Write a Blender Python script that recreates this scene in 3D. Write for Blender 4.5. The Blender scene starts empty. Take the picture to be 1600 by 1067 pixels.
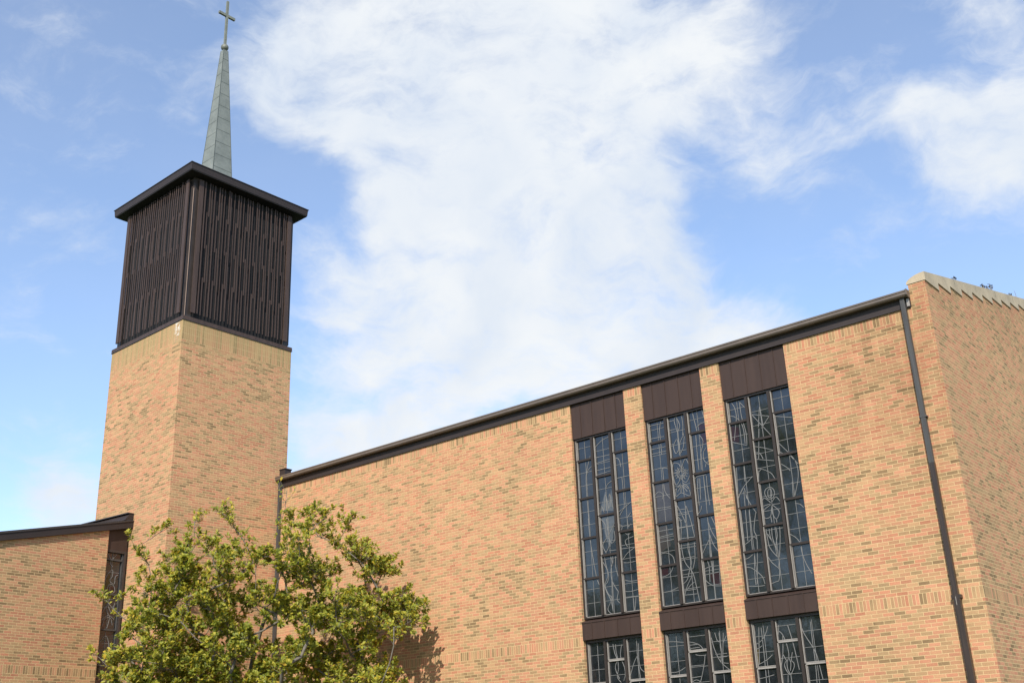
import bpy, math, random
from mathutils import Vector, Matrix
R_ = math.radians
C = bpy.context.scene.collection
S = bpy.context.scene

# ------------------------------------------------------------------ camera
cd = bpy.data.cameras.new('camera'); cam = bpy.data.objects.new('camera', cd); C.objects.link(cam)
cd.sensor_width = 36.0; cd.lens = 38.685; cd.clip_start = 0.1; cd.clip_end = 5000
yaw, pit, rol = 0.6876103718, 0.3725064165, -0.0405184775
fw = Vector((-math.sin(yaw) * math.cos(pit), math.cos(yaw) * math.cos(pit), math.sin(pit)))
r0 = Vector((math.cos(yaw), math.sin(yaw), 0)); u0 = r0.cross(fw)
rt = r0 * math.cos(rol) + u0 * math.sin(rol); up = -r0 * math.sin(rol) + u0 * math.cos(rol)
m3 = Matrix((rt, up, -fw)).transposed()
cam.matrix_world = Matrix.Translation((6.2634, -20.4138, -0.3379)) @ m3.to_4x4()
S.camera = cam

# ------------------------------------------------------------------ world, sun, exposure
SUN_AZ, SUN_EL = R_(30), R_(36)           # azimuth measured from -Y towards +X
S.view_settings.view_transform = 'Standard'; S.view_settings.look = 'None'
S.view_settings.gamma = 1.0; S.view_settings.exposure = 0.27
wd = bpy.data.worlds.new('World'); S.world = wd; wd.use_nodes = True
nt = wd.node_tree; nt.nodes.clear()
CLOUDS = [(-0.6272, 0.5023, 0.5953, 0.0966, 1.0), (-0.579, 0.5626, 0.5901, 0.1259, 1.0), (-0.5004, 0.6261, 0.598, 0.1402, 1.0), (-0.4212, 0.6878, 0.5912, 0.1325, 1.0), (-0.3571, 0.7381, 0.5725, 0.0829, 0.85), (-0.4115, 0.7358, 0.5378, 0.0493, 0.6), (-0.6691, 0.4963, 0.5532, 0.0486, 0.6), (-0.6226, 0.558, 0.5486, 0.0846, 0.9), (-0.5731, 0.6201, 0.5358, 0.1354, 1.0), (-0.5081, 0.6841, 0.5234, 0.1072, 1.0), (-0.6181, 0.6246, 0.4773, 0.0719, 0.9), (-0.5718, 0.6677, 0.4766, 0.1082, 1.0), (-0.5113, 0.7209, 0.4679, 0.1225, 1.0), (-0.4585, 0.7555, 0.4679, 0.0645, 0.8), (-0.6585, 0.624, 0.4208, 0.0793, 0.9), (-0.598, 0.6858, 0.4149, 0.1161, 1.0), (-0.5325, 0.7428, 0.4058, 0.1232, 1.0), (-0.4605, 0.7903, 0.4042, 0.0647, 0.9), (-0.701, 0.6175, 0.3567, 0.0791, 0.9), (-0.6384, 0.6849, 0.3512, 0.0943, 1.0), (-0.5697, 0.7392, 0.3592, 0.109, 1.0), (-0.5001, 0.7905, 0.3537, 0.0867, 1.0), (-0.4251, 0.8321, 0.3563, 0.0641, 0.9), (-0.3828, 0.853, 0.3548, 0.0352, 0.7), (-0.7388, 0.6153, 0.2749, 0.057, 0.9), (-0.7001, 0.6566, 0.2806, 0.0611, 0.9), (-0.652, 0.6979, 0.2964, 0.0579, 0.9), (-0.2118, 0.8538, 0.4756, 0.063, 0.75), (-0.1899, 0.8699, 0.4551, 0.0657, 0.85), (-0.2401, 0.8366, 0.4924, 0.0403, 0.6), (-0.1555, 0.8284, 0.5382, 0.0707, 0.6), (-0.1806, 0.8091, 0.5593, 0.0519, 0.45), (-0.1586, 0.853, 0.4972, 0.0388, 0.6), (-0.3297, 0.7884, 0.5193, 0.0553, 0.45), (-0.2842, 0.8134, 0.5075, 0.0512, 0.4), (-0.3751, 0.7854, 0.4923, 0.0527, 0.4), (-0.3397, 0.8172, 0.4657, 0.0418, 0.4), (-0.2529, 0.8295, 0.498, 0.0405, 0.45), (-0.8658, 0.4429, 0.2329, 0.0599, 0.55), (-0.865, 0.4567, 0.2078, 0.0533, 0.8), (-0.7989, 0.4296, 0.4209, 0.0476, 0.3), (-0.835, 0.3841, 0.3939, 0.0398, 0.3), (-0.6994, 0.4384, 0.5645, 0.0476, 0.25), (-0.6987, 0.5684, 0.4345, 0.0428, 0.5)]
def N(tree, typ, **kw):
    n = tree.nodes.new(typ)
    for k, v in kw.items(): setattr(n, k, v)
    return n
out = N(nt, 'ShaderNodeOutputWorld'); bg = N(nt, 'ShaderNodeBackground'); bg.inputs['Strength'].default_value = 0.15
nt.links.new(bg.outputs[0], out.inputs[0])
sky = N(nt, 'ShaderNodeTexSky', sky_type='NISHITA', sun_disc=False, sun_elevation=SUN_EL, sun_rotation=math.pi - SUN_AZ)
sky.air_density = 1.0; sky.dust_density = 0.6; sky.ozone_density = 1.2; sky.altitude = 200
tc = N(nt, 'ShaderNodeTexCoord')
w1 = N(nt, 'ShaderNodeTexNoise'); w1.inputs['Scale'].default_value = 7.0; w1.inputs['Detail'].default_value = 5.0
nt.links.new(tc.outputs['Generated'], w1.inputs['Vector'])
ws = N(nt, 'ShaderNodeVectorMath', operation='SUBTRACT'); nt.links.new(w1.outputs['Color'], ws.inputs[0]); ws.inputs[1].default_value = (.5, .5, .5)
wm = N(nt, 'ShaderNodeVectorMath', operation='SCALE'); nt.links.new(ws.outputs[0], wm.inputs[0]); wm.inputs['Scale'].default_value = 0.10
wa = N(nt, 'ShaderNodeVectorMath', operation='ADD'); nt.links.new(tc.outputs['Generated'], wa.inputs[0]); nt.links.new(wm.outputs[0], wa.inputs[1])
acc = None
for (x, y, z, rad, wt) in CLOUDS:
    dn = N(nt, 'ShaderNodeVectorMath', operation='DISTANCE'); nt.links.new(wa.outputs[0], dn.inputs[0]); dn.inputs[1].default_value = (x, y, z)
    mr = N(nt, 'ShaderNodeMapRange', interpolation_type='SMOOTHSTEP')
    mr.inputs['From Min'].default_value = 0; mr.inputs['From Max'].default_value = rad * 1.1
    mr.inputs['To Min'].default_value = wt * 1.12; mr.inputs['To Max'].default_value = 0
    nt.links.new(dn.outputs['Value'], mr.inputs['Value'])
    if acc is None: acc = mr.outputs[0]
    else:
        ad = N(nt, 'ShaderNodeMath', operation='ADD'); nt.links.new(acc, ad.inputs[0]); nt.links.new(mr.outputs[0], ad.inputs[1]); acc = ad.outputs[0]
# clouds elsewhere in the sky, away from the modelled bank
n0 = N(nt, 'ShaderNodeTexNoise'); n0.inputs['Scale'].default_value = 2.2; n0.inputs['Detail'].default_value = 7
nt.links.new(tc.outputs['Generated'], n0.inputs['Vector'])
n1 = N(nt, 'ShaderNodeTexNoise'); n1.inputs['Scale'].default_value = 12.0; n1.inputs['Detail'].default_value = 13.0; n1.inputs['Roughness'].default_value = 0.63
mpp = N(nt, 'ShaderNodeMapping'); mpp.inputs['Scale'].default_value = (1, 1, 2.1); mpp.inputs['Rotation'].default_value = (0.25, -0.15, 0); nt.links.new(wa.outputs[0], mpp.inputs['Vector']); nt.links.new(mpp.outputs[0], n1.inputs['Vector'])
nb = N(nt, 'ShaderNodeMath', operation='MULTIPLY_ADD'); nt.links.new(n1.outputs['Fac'], nb.inputs[0]); nb.inputs[1].default_value = 2.5; nb.inputs[2].default_value = -1.22
cpm = N(nt, 'ShaderNodeMath', operation='MINIMUM'); nt.links.new(acc, cpm.inputs[0]); cpm.inputs[1].default_value = 1.18
sm = N(nt, 'ShaderNodeMath', operation='ADD'); nt.links.new(cpm.outputs[0], sm.inputs[0]); nt.links.new(nb.outputs[0], sm.inputs[1])
mk = N(nt, 'ShaderNodeMapRange', interpolation_type='SMOOTHSTEP'); mk.inputs['From Min'].default_value = 0.0; mk.inputs['From Max'].default_value = 1.42
mk.inputs['To Min'].default_value = 0.13; mk.inputs['To Max'].default_value = 1.0
nt.links.new(sm.outputs[0], mk.inputs['Value'])
# cloud brightness: thick parts a little greyer
n2 = N(nt, 'ShaderNodeTexNoise'); n2.inputs['Scale'].default_value = 8.0; n2.inputs['Detail'].default_value = 11
nt.links.new(wa.outputs[0], n2.inputs['Vector'])
cr = N(nt, 'ShaderNodeValToRGB'); cr.color_ramp.elements[0].position = .34; cr.color_ramp.elements[1].position = .62
cr.color_ramp.elements[0].color = (.68, .75, .85, 1); cr.color_ramp.elements[1].color = (.83, .86, .89, 1)
nt.links.new(n2.outputs['Fac'], cr.inputs['Fac'])
cs = N(nt, 'ShaderNodeVectorMath', operation='SCALE'); nt.links.new(cr.outputs['Color'], cs.inputs[0]); cs.inputs['Scale'].default_value = 6.0
st = N(nt, 'ShaderNodeVectorMath', operation='MULTIPLY'); nt.links.new(sky.outputs[0], st.inputs[0]); st.inputs[1].default_value = (1.20, 1.27, 1.37)
mx = N(nt, 'ShaderNodeMix', data_type='RGBA'); nt.links.new(mk.outputs[0], mx.inputs['Factor'])
nt.links.new(st.outputs[0], mx.inputs['A']); nt.links.new(cs.outputs[0], mx.inputs['B'])
nt.links.new(mx.outputs['Result'], bg.inputs['Color'])

sd = bpy.data.lights.new('sun', 'SUN'); sd.energy = 5.0; sd.angle = R_(0.5); sd.color = (1.0, 0.93, 0.84)
so = bpy.data.objects.new('sun', sd); C.objects.link(so); so.location = (20, -40, 40)
sdir = Vector((-math.sin(SUN_AZ) * math.cos(SUN_EL), math.cos(SUN_AZ) * math.cos(SUN_EL), -math.sin(SUN_EL)))
so.rotation_euler = sdir.to_track_quat('-Z', 'Y').to_euler()

# ------------------------------------------------------------------ materials
def mat(name):
    m = bpy.data.materials.new(name); m.use_nodes = True
    b = m.node_tree.nodes['Principled BSDF']
    return m, m.node_tree, b
def ramp(t, stops, interp='LINEAR'):
    r = N(t, 'ShaderNodeValToRGB'); e = r.color_ramp; e.interpolation = interp
    while len(e.elements) < len(stops): e.elements.new(.5)
    for i, (p, c) in enumerate(stops):
        e.elements[i].position = p; e.elements[i].color = (*c, 1)
    return r
def noise(t, scale, detail=4, rough=.55, vec=None):
    n = N(t, 'ShaderNodeTexNoise'); n.inputs['Scale'].default_value = scale; n.inputs['Detail'].default_value = detail; n.inputs['Roughness'].default_value = rough
    if vec is not None: t.links.new(vec, n.inputs['Vector'])
    return n
def math_(t, op, a, b=None, c=None, clamp=False):
    n = N(t, 'ShaderNodeMath', operation=op); n.use_clamp = clamp
    for i, v in enumerate((a, b, c)):
        if v is None: continue
        if isinstance(v, (int, float)): n.inputs[i].default_value = v
        else: t.links.new(v, n.inputs[i])
    return n.outputs[0]
def mix(t, fac, a, b, blend='MIX'):
    n = N(t, 'ShaderNodeMix', data_type='RGBA', blend_type=blend)
    for k, v in (('Factor', fac), ('A', a), ('B', b)):
        if isinstance(v, (int, float)): n.inputs[k].default_value = v
        elif isinstance(v, tuple): n.inputs[k].default_value = (*v, 1)
        else: t.links.new(v, n.inputs[k])
    return n.outputs['Result']
def srange(t, v, a, b, lo=0., hi=1.):
    n = N(t, 'ShaderNodeMapRange', interpolation_type='SMOOTHSTEP'); t.links.new(v, n.inputs['Value'])
    n.inputs['From Min'].default_value = a; n.inputs['From Max'].default_value = b; n.inputs['To Min'].default_value = lo; n.inputs['To Max'].default_value = hi
    return n.outputs[0]

COURSE = 0.0677
def brick_mat(name, soldier=False, bias=0.0, stain=None, seed=0.0):
    m, t, b = mat(name)
    uv = N(t, 'ShaderNodeUVMap'); uv.uv_map = 'UVMap'
    wob = noise(t, 2.5, 2, .5, uv.outputs[0])
    wv = N(t, 'ShaderNodeVectorMath', operation='SCALE'); 
    wsub = N(t, 'ShaderNodeVectorMath', operation='SUBTRACT'); t.links.new(wob.outputs['Color'], wsub.inputs[0]); wsub.inputs[1].default_value = (.5, .5, .5)
    t.links.new(wsub.outputs[0], wv.inputs[0]); wv.inputs['Scale'].default_value = 0.008
    wad = N(t, 'ShaderNodeVectorMath', operation='ADD'); t.links.new(uv.outputs[0], wad.inputs[0]); t.links.new(wv.outputs[0], wad.inputs[1])
    off = N(t, 'ShaderNodeVectorMath', operation='ADD'); t.links.new(wad.outputs[0], off.inputs[0]); off.inputs[1].default_value = (203.2 * .2032 * 5, COURSE * 2000, 0)
    bt = N(t, 'ShaderNodeTexBrick', offset=0.0 if soldier else 0.5, offset_frequency=2, squash=1.0)
    t.links.new(off.outputs[0], bt.inputs['Vector'])
    for k, v in (('Color1', (0, 0, 0, 1)), ('Color2', (1, 1, 1, 1)), ('Mortar', (.5, .5, .5, 1)), ('Scale', 1.0), ('Mortar Size', .0054), ('Mortar Smooth', .25), ('Bias', 0.0), ('Brick Width', .2032 if soldier else .2150), ('Row Height', COURSE)):
        bt.inputs[k].default_value = v
    g = N(t, 'ShaderNodeTexCoord')
    big = noise(t, .55, 3, .6, g.outputs['Object']); mid = noise(t, 2.6, 2, .5, g.outputs['Object'])
    v = math_(t, 'MULTIPLY_ADD', big.outputs['Fac'], 1.0, -.5 + bias)
    v2 = math_(t, 'MULTIPLY_ADD', mid.outputs['Fac'], .5, -.25)
    rnd = bt.outputs['Color']
    tot = math_(t, 'ADD', math_(t, 'ADD', rnd, v), v2)
    cr_ = ramp(t, [(0.0, (0.2149, 0.1386, 0.0697)), (0.05, (0.2595, 0.1704, 0.086)), (0.17, (0.3178, 0.2068, 0.1052)), (0.34, (0.3794, 0.226, 0.1156)), (0.6, (0.4194, 0.2201, 0.1185)), (0.84, (0.4349, 0.2054, 0.1171)), (1.0, (0.4039, 0.1764, 0.0979))])
    t.links.new(tot, cr_.inputs['Fac'])
    # a second random number per brick: brightness
    wn = N(t, 'ShaderNodeTexWhiteNoise', noise_dimensions='1D'); t.links.new(math_(t, 'MULTIPLY', rnd, 977.0), wn.inputs['W'])
    br = math_(t, 'MULTIPLY_ADD', wn.outputs['Value'], .28, .86)
    fine = noise(t, 55, 4, .65, uv.outputs[0]); fb = math_(t, 'MULTIPLY_ADD', fine.outputs['Fac'], .8, .60)
    colb = mix(t, 1.0, cr_.outputs['Color'], math_(t, 'MULTIPLY', br, fb), 'MULTIPLY')
    mo = noise(t, 9, 4, .6, g.outputs['Object'])
    mcol = ramp(t, [(.3, (.52, .37, .185)), (.7, (.585, .43, .225))]); t.links.new(mo.outputs['Fac'], mcol.inputs['Fac'])
    col = mix(t, bt.outputs['Fac'], colb, mcol.outputs['Color'])
    pat = noise(t, .42, 6, .65, g.outputs['Object']); col = mix(t, 1.0, col, math_(t, 'MULTIPLY_ADD', pat.outputs['Fac'], .34, .83), 'MULTIPLY')
    if stain: col = stain(t, col, g)
    t.links.new(col, b.inputs['Base Color']); b.inputs['Roughness'].default_value = .88
    b.inputs['Specular IOR Level'].default_value = .25
    h = math_(t, 'MULTIPLY_ADD', bt.outputs['Fac'], -.75, 1.0); h2 = math_(t, 'MULTIPLY_ADD', fine.outputs['Fac'], .22, h)
    h3 = math_(t, 'MULTIPLY_ADD', wn.outputs['Value'], .25, h2)
    bp = N(t, 'ShaderNodeBump'); bp.inputs['Strength'].default_value = .7; bp.inputs['Distance'].default_value = .006
    t.links.new(h3, bp.inputs['Height']); t.links.new(bp.outputs[0], b.inputs['Normal'])
    return m
def sep(t, g):
    s = N(t, 'ShaderNodeSeparateXYZ'); t.links.new(g.outputs['Object'], s.inputs[0]); return s.outputs
def stain_nave(t, col, g):
    x, y, z = sep(t, g)
    mps = N(t, 'ShaderNodeMapping'); mps.inputs['Scale'].default_value = (1.6, 1.6, .45); t.links.new(g.outputs['Object'], mps.inputs['Vector'])
    n = noise(t, 1.5, 8, .7, mps.outputs[0])
    f = math_(t, 'MULTIPLY', math_(t, 'MULTIPLY', srange(t, x, -3.3, -.8), srange(t, x, -.003, -.01)), srange(t, z, 2.8, 6.6))
    f = math_(t, 'MULTIPLY', f, srange(t, n.outputs['Fac'], .28, .68))
    # drips under the coping of the end wall
    top = math_(t, 'SUBTRACT', math_(t, 'MULTIPLY_ADD', y, .2275, 8.3), z)
    f2 = math_(t, 'MULTIPLY', srange(t, top, 1.5, 0.1, 0., .5), srange(t, x, -.5, -.1))
    f2 = math_(t, 'MULTIPLY', f2, srange(t, n.outputs['Fac'], .32, .6))
    ff = math_(t, 'MULTIPLY', math_(t, 'MAXIMUM', f, f2), .62)
    return mix(t, ff, col, mix(t, 1.0, col, (.50, .44, .41), 'MULTIPLY'))
def stain_tower(t, col, g):
    x, y, z = sep(t, g)
    n = noise(t, 2.2, 5, .7, g.outputs['Object'])
    f = math_(t, 'MULTIPLY', srange(t, z, 11.2, 12.2), .55)
    col = mix(t, f, col, (.30, .235, .105))
    # white efflorescence running down near the front corner
    dx = math_(t, 'ABSOLUTE', math_(t, 'ADD', x, .26)); e = math_(t, 'MULTIPLY', srange(t, dx, .22, .02), srange(t, z, 11.55, 12.1))
    e = math_(t, 'MULTIPLY', e, srange(t, y, .02, .005)); n3 = noise(t, 7, 4, .6, g.outputs['Object'])
    e = math_(t, 'MULTIPLY', e, srange(t, n3.outputs['Fac'], .47, .6))
    return mix(t, e, col, (.62, .58, .5))
M = {}
M['brick'] = brick_mat('brick_nave', stain=stain_nave); M['brick_s'] = brick_mat('brick_nave_soldier', True, bias=-.04, stain=stain_nave)
M['brick_t'] = brick_mat('brick_tower', stain=stain_tower, bias=-.02); M['brick_ts'] = brick_mat('brick_tower_soldier', True, bias=-.06, stain=stain_tower)
M['brick_w'] = brick_mat('brick_wing', bias=-.02); M['brick_ws'] = brick_mat('brick_wing_soldier', True, bias=-.12)

def plain(name, c, rough=.5, metal=0., var=.18, nscale=3., streak=False, spec=.5, bump=0.):
    m, t, b = mat(name); g = N(t, 'ShaderNodeTexCoord')
    v = g.outputs['Object']
    if streak:
        mp_ = N(t, 'ShaderNodeMapping'); mp_.inputs['Scale'].default_value = (4, 4, .35); t.links.new(v, mp_.inputs['Vector']); v = mp_.outputs[0]
    n = noise(t, nscale, 6, .62, v)
    r = ramp(t, [(.28, tuple(x * (1 - var) for x in c)), (.72, tuple(x * (1 + var) for x in c))]); t.links.new(n.outputs['Fac'], r.inputs['Fac'])
    t.links.new(r.outputs['Color'], b.inputs['Base Color']); b.inputs['Metallic'].default_value = metal
    b.inputs['Specular IOR Level'].default_value = spec
    rr = math_(t, 'MULTIPLY_ADD', n.outputs['Fac'], .2, rough - .1); t.links.new(rr, b.inputs['Roughness'])
    if bump:
        bp = N(t, 'ShaderNodeBump'); bp.inputs['Strength'].default_value = bump; bp.inputs['Distance'].default_value = .01
        n5 = noise(t, nscale * 5, 5, .6, v); t.links.new(n5.outputs['Fac'], bp.inputs['Height']); t.links.new(bp.outputs[0], b.inputs['Normal'])
    return m
M['bronze'] = plain('bronze_cladding', (.043, .026, .020), .55, var=.16, nscale=1.6, streak=True, spec=.3)
M['bronze_dark'] = plain('dark_bronze_trim', (.038, .030, .027), .45, var=.18)
M['fascia'] = plain('fascia_metal', (.032, .024, .022), .55, var=.12, nscale=2, spec=.3)
M['louver'] = plain('louver_metal', (.055, .036, .029), .55, var=.3, nscale=2.2, streak=True, spec=.3)
M['louver_dark'] = plain('near_black_fill', (.006, .005, .005), .8, var=.1)  # near black: on the belfry box, interior shade put into the colour
M['gutter'] = plain('taupe_gutter_metal', (.115, .09, .071), .45, var=.15, nscale=2.5)
M['pipe_grey'] = plain('weathered_grey_pipe', (.050, .049, .047), .55, var=.35, nscale=4, streak=True)
M['pipe_brown'] = plain('brown_pipe', (.032, .021, .015), .38, var=.3, nscale=4, streak=True)
M['mullion'] = plain('window_mullion', (.028, .021, .017), .5, var=.15, spec=.35)
M['alu'] = plain('aluminium_sash', (.26, .24, .215), .45, var=.15, nscale=5)
M['lead'] = plain('lead_came', (.165, .163, .155), .5, var=.2, nscale=8)
M['stone'] = plain('limestone_coping', (.37, .305, .21), .85, var=.22, nscale=1.8, streak=False, bump=.3)
M['roof'] = plain('dark_roofing', (.035, .03, .028), .8, var=.2, nscale=6)
M['bark'] = plain('grey_bark', (.125, .108, .085), .85, var=.35, nscale=14, bump=.6)
M['conduit'] = plain('pale_conduit', (.17, .105, .07), .5)
M['weed'] = plain('dry_weed', (.045, .045, .03), .8)
M['concrete'] = plain('pale_concrete', (.42, .40, .36), .9, var=.12, nscale=1.5)

def glass_mat():
    m, t, b = mat('dark_stained_glass'); g = N(t, 'ShaderNodeTexCoord')
    n = noise(t, 3.5, 4, .6, g.outputs['Object'])
    r = ramp(t, [(.35, (.006, .008, .010)), (.7, (.018, .021, .025))]); t.links.new(n.outputs['Fac'], r.inputs['Fac']); t.links.new(r.outputs['Color'], b.inputs['Base Color'])
    b.inputs['Roughness'].default_value = .06; b.inputs['IOR'].default_value = 1.75
    n2 = noise(t, 2.2, 3, .5, g.outputs['Object']); bp = N(t, 'ShaderNodeBump'); bp.inputs['Strength'].default_value = .12; bp.inputs['Distance'].default_value = .02
    t.links.new(n2.outputs['Fac'], bp.inputs['Height']); t.links.new(bp.outputs[0], b.inputs['Normal'])
    return m
M['glass'] = glass_mat()
def cglass(name, c):
    m, t, b = mat(name); g = N(t, 'ShaderNodeTexCoord'); n = noise(t, 9, 4, .6, g.outputs['Object'])
    r = ramp(t, [(.3, tuple(x * .7 for x in c)), (.7, c)]); t.links.new(n.outputs['Fac'], r.inputs['Fac']); t.links.new(r.outputs['Color'], b.inputs['Base Color'])
    b.inputs['Roughness'].default_value = .08; b.inputs['IOR'].default_value = 1.6
    return m
M['red'] = cglass('dark_red_glass', (.022, .007, .009)); M['pale'] = cglass('pale_seeded_glass', (.075, .083, .088)); M['smoke'] = cglass('smoky_glass', (.042, .037, .036)); M['amber'] = cglass('amber_glass', (.06, .045, .012))

def copper_mat():
    m, t, b = mat('verdigris_copper'); g = N(t, 'ShaderNodeTexCoord')
    n = noise(t, 2.2, 7, .65, g.outputs['Object']); n2 = noise(t, 9, 5, .7, g.outputs['Object'])
    r = ramp(t, [(.3, (.14, .155, .14)), (.5, (.18, .198, .178)), (.75, (.225, .24, .215))]); t.links.new(n.outputs['Fac'], r.inputs['Fac'])
    d = math_(t, 'MULTIPLY', srange(t, n2.outputs['Fac'], .58, .72), .55)
    col = mix(t, d, r.outputs['Color'], (.075, .085, .075))
    t.links.new(col, b.inputs['Base Color']); b.inputs['Roughness'].default_value = .6; b.inputs['Metallic'].default_value = .15
    return m
M['copper'] = copper_mat()
M['copper_seam'] = plain('copper_seam', (.055, .068, .06), .6)
M['copper_dull'] = plain('dull_green_copper', (.15, .16, .13), .55, var=.25, nscale=5)

def leaf_mat(name, shift=0.):
    m, t, b = mat(name); gi = N(t, 'ShaderNodeNewGeometry')
    r = ramp(t, [(0., (.125, .16, .024)), (.35, (.25, .28, .036)), (.68, (.39, .385, .05)), (.90, (.49, .42, .055)), (.97, (.55, .40, .04)), (1., (.27, .15, .05))])
    vn = N(t, 'ShaderNodeTexCoord'); n = noise(t, .9, 2, .5, vn.outputs['Object'])
    v = math_(t, 'MULTIPLY_ADD', n.outputs['Fac'], .6, -.3 + shift)
    t.links.new(math_(t, 'ADD', gi.outputs['Random Per Island'], v, clamp=True), r.inputs['Fac'])
    t.links.new(r.outputs['Color'], b.inputs['Base Color']); b.inputs['Roughness'].default_value = .5; b.inputs['Specular IOR Level'].default_value = .35
    tr = N(t, 'ShaderNodeBsdfTranslucent'); t.links.new(mix(t, 1.0, r.outputs['Color'], (1.15, 1.1, .6), 'MULTIPLY'), tr.inputs['Color'])
    ms = N(t, 'ShaderNodeMixShader'); ms.inputs[0].default_value = .48
    t.links.new(b.outputs[0], ms.inputs[1]); t.links.new(tr.outputs[0], ms.inputs[2])
    o = [x for x in t.nodes if x.type == 'OUTPUT_MATERIAL'][0]; t.links.new(ms.outputs[0], o.inputs['Surface'])
    return m
M['leaf'] = leaf_mat('magnolia_leaves'); M['leaf_dark'] = leaf_mat('far_tree_leaves', -.3)
def grass_mat():
    m, t, b = mat('lawn'); g = N(t, 'ShaderNodeTexCoord'); n = noise(t, .6, 8, .7, g.outputs['Object']); n2 = noise(t, 30, 4, .7, g.outputs['Object'])
    r = ramp(t, [(.3, (.04, .065, .018)), (.7, (.085, .11, .03))]); t.links.new(n.outputs['Fac'], r.inputs['Fac'])
    c = mix(t, math_(t, 'MULTIPLY', n2.outputs['Fac'], .5), r.outputs['Color'], (.10, .11, .04)); t.links.new(c, b.inputs['Base Color']); b.inputs['Roughness'].default_value = .9
    return m
M['grass'] = grass_mat()

# ------------------------------------------------------------------ mesh helpers
class MB:
    def __init__(s): s.v = []; s.f = []; s.m = []; s.sw = []; s.mats = []
    def mi(s, m):
        if m not in s.mats: s.mats.append(m)
        return s.mats.index(m)
    def face(s, pts, m, sw=False):
        i = len(s.v); s.v += [tuple(p) for p in pts]; s.f.append(tuple(range(i, i + len(pts)))); s.m.append(s.mi(m)); s.sw.append(sw)
    def hexa(s, P, m, sw=False):   # P: 8 points, bottom 4 ccw, top 4 ccw
        for q in ((0, 3, 2, 1), (4, 5, 6, 7), (0, 1, 5, 4), (1, 2, 6, 5), (2, 3, 7, 6), (3, 0, 4, 7)): s.face([P[k] for k in q], m, sw)
    def box(s, a, b, m, sw=False):
        x0, y0, z0 = a; x1, y1, z1 = b
        s.hexa([(x0, y0, z0), (x1, y0, z0), (x1, y1, z0), (x0, y1, z0), (x0, y0, z1), (x1, y0, z1), (x1, y1, z1), (x0, y1, z1)], m, sw)
    def prism(s, poly, y0, y1, m, axis='y'):   # polygon in (x,z), or (y,z) when axis = x
        f = (lambda p, d: (p[0], d, p[1])) if axis == 'y' else (lambda p, d: (d, p[0], p[1]))
        n = len(poly)
        s.face([f(p, y0) for p in poly], m); s.face([f(p, y1) for p in reversed(poly)], m)
        for k in range(n):
            a, b = poly[k], poly[(k + 1) % n]; s.face([f(b, y0), f(a, y0), f(a, y1), f(b, y1)], m)
    def ribbon(s, pts, w, y0, y1, m):   # flat bar following a line in the x-z plane
        n = len(pts)
        L = []
        for k in range(n):
            a = pts[max(0, k - 1)]; b = pts[min(n - 1, k + 1)]; dx, dz = b[0] - a[0], b[1] - a[1]; d = math.hypot(dx, dz) or 1
            L.append((-dz / d * w / 2, dx / d * w / 2))
        for k in range(n - 1):
            p, q = pts[k], pts[k + 1]; (ax, az), (bx, bz) = L[k], L[k + 1]
            A = [(p[0] + ax, p[1] + az), (p[0] - ax, p[1] - az), (q[0] - bx, q[1] - bz), (q[0] + bx, q[1] + bz)]
            s.face([(x, y0, z) for x, z in A], m)
            s.face([(A[0][0], y1, A[0][1]), (A[0][0], y0, A[0][1]), (A[3][0], y0, A[3][1]), (A[3][0], y1, A[3][1])], m)
            s.face([(A[1][0], y0, A[1][1]), (A[1][0], y1, A[1][1]), (A[2][0], y1, A[2][1]), (A[2][0], y0, A[2][1])], m)
    def tube(s, pts, rads, m, seg=6):
        ring = []
        pv = None
        for k, p in enumerate(pts):
            p = Vector(p); a = Vector(pts[max(0, k - 1)]); b = Vector(pts[min(len(pts) - 1, k + 1)]); d = (b - a)
            d = d.normalized() if d.length > 1e-9 else Vector((0, 0, 1))
            x = d.cross(Vector((.31, .77, .11)) if pv is None else pv)
            if x.length < 1e-4: x = d.cross(Vector((1, 0, 0)))
            x.normalize(); y = d.cross(x); pv = Vector((.31, .77, .11))
            i = len(s.v)
            for j in range(seg):
                t = 2 * math.pi * j / seg; s.v.append(tuple(p + (x * math.cos(t) + y * math.sin(t)) * rads[k]))
            ring.append(i)
        mi = s.mi(m)
        for k in range(len(ring) - 1):
            for j in range(seg):
                a, b = ring[k] + j, ring[k] + (j + 1) % seg; c, d_ = ring[k + 1] + (j + 1) % seg, ring[k + 1] + j
                s.f.append((a, b, c, d_)); s.m.append(mi); s.sw.append(False)
        s.f.append(tuple(ring[-1] + j for j in range(seg))); s.m.append(mi); s.sw.append(False)
    def build(s, name, parent=None, bevel=0, zoff=2.2127, smooth=False, loc=None):
        me = bpy.data.meshes.new(name); me.from_pydata(s.v, [], s.f)
        for m in s.mats: me.materials.append(m)
        uv = me.uv_layers.new(name='UVMap')
        for p in me.polygons:
            p.material_index = s.m[p.index]; p.use_smooth = smooth
            n = p.normal
            if abs(n.z) > .9: tx, tz = Vector((1, 0, 0)), Vector((0, 1, 0)); zo = 0
            else:
                tx = Vector((-n.y, n.x, 0)).normalized(); tz = Vector((0, 0, 1)); zo = zoff
                if abs(tx.x) > abs(tx.y):
                    if tx.x < 0: tx = -tx
                elif tx.y < 0: tx = -tx
            if s.sw[p.index]: zo = min(s.v[k][2] for k in p.vertices)
            for li in p.loop_indices:
                co = Vector(s.v[me.loops[li].vertex_index]); a, c = co.dot(tx), co.dot(tz) - zo
                uv.data[li].uv = (c, a) if s.sw[p.index] else (a, c)
        me.update()
        o = bpy.data.objects.new(name, me); C.objects.link(o)
        if parent is not None: o.parent = parent
        if loc: o.location = loc
        if bevel:
            b = o.modifiers.new('bevel', 'BEVEL'); b.width = bevel; b.segments = 1; b.limit_method = 'ANGLE'; b.angle_limit = R_(50)
        return o
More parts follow.
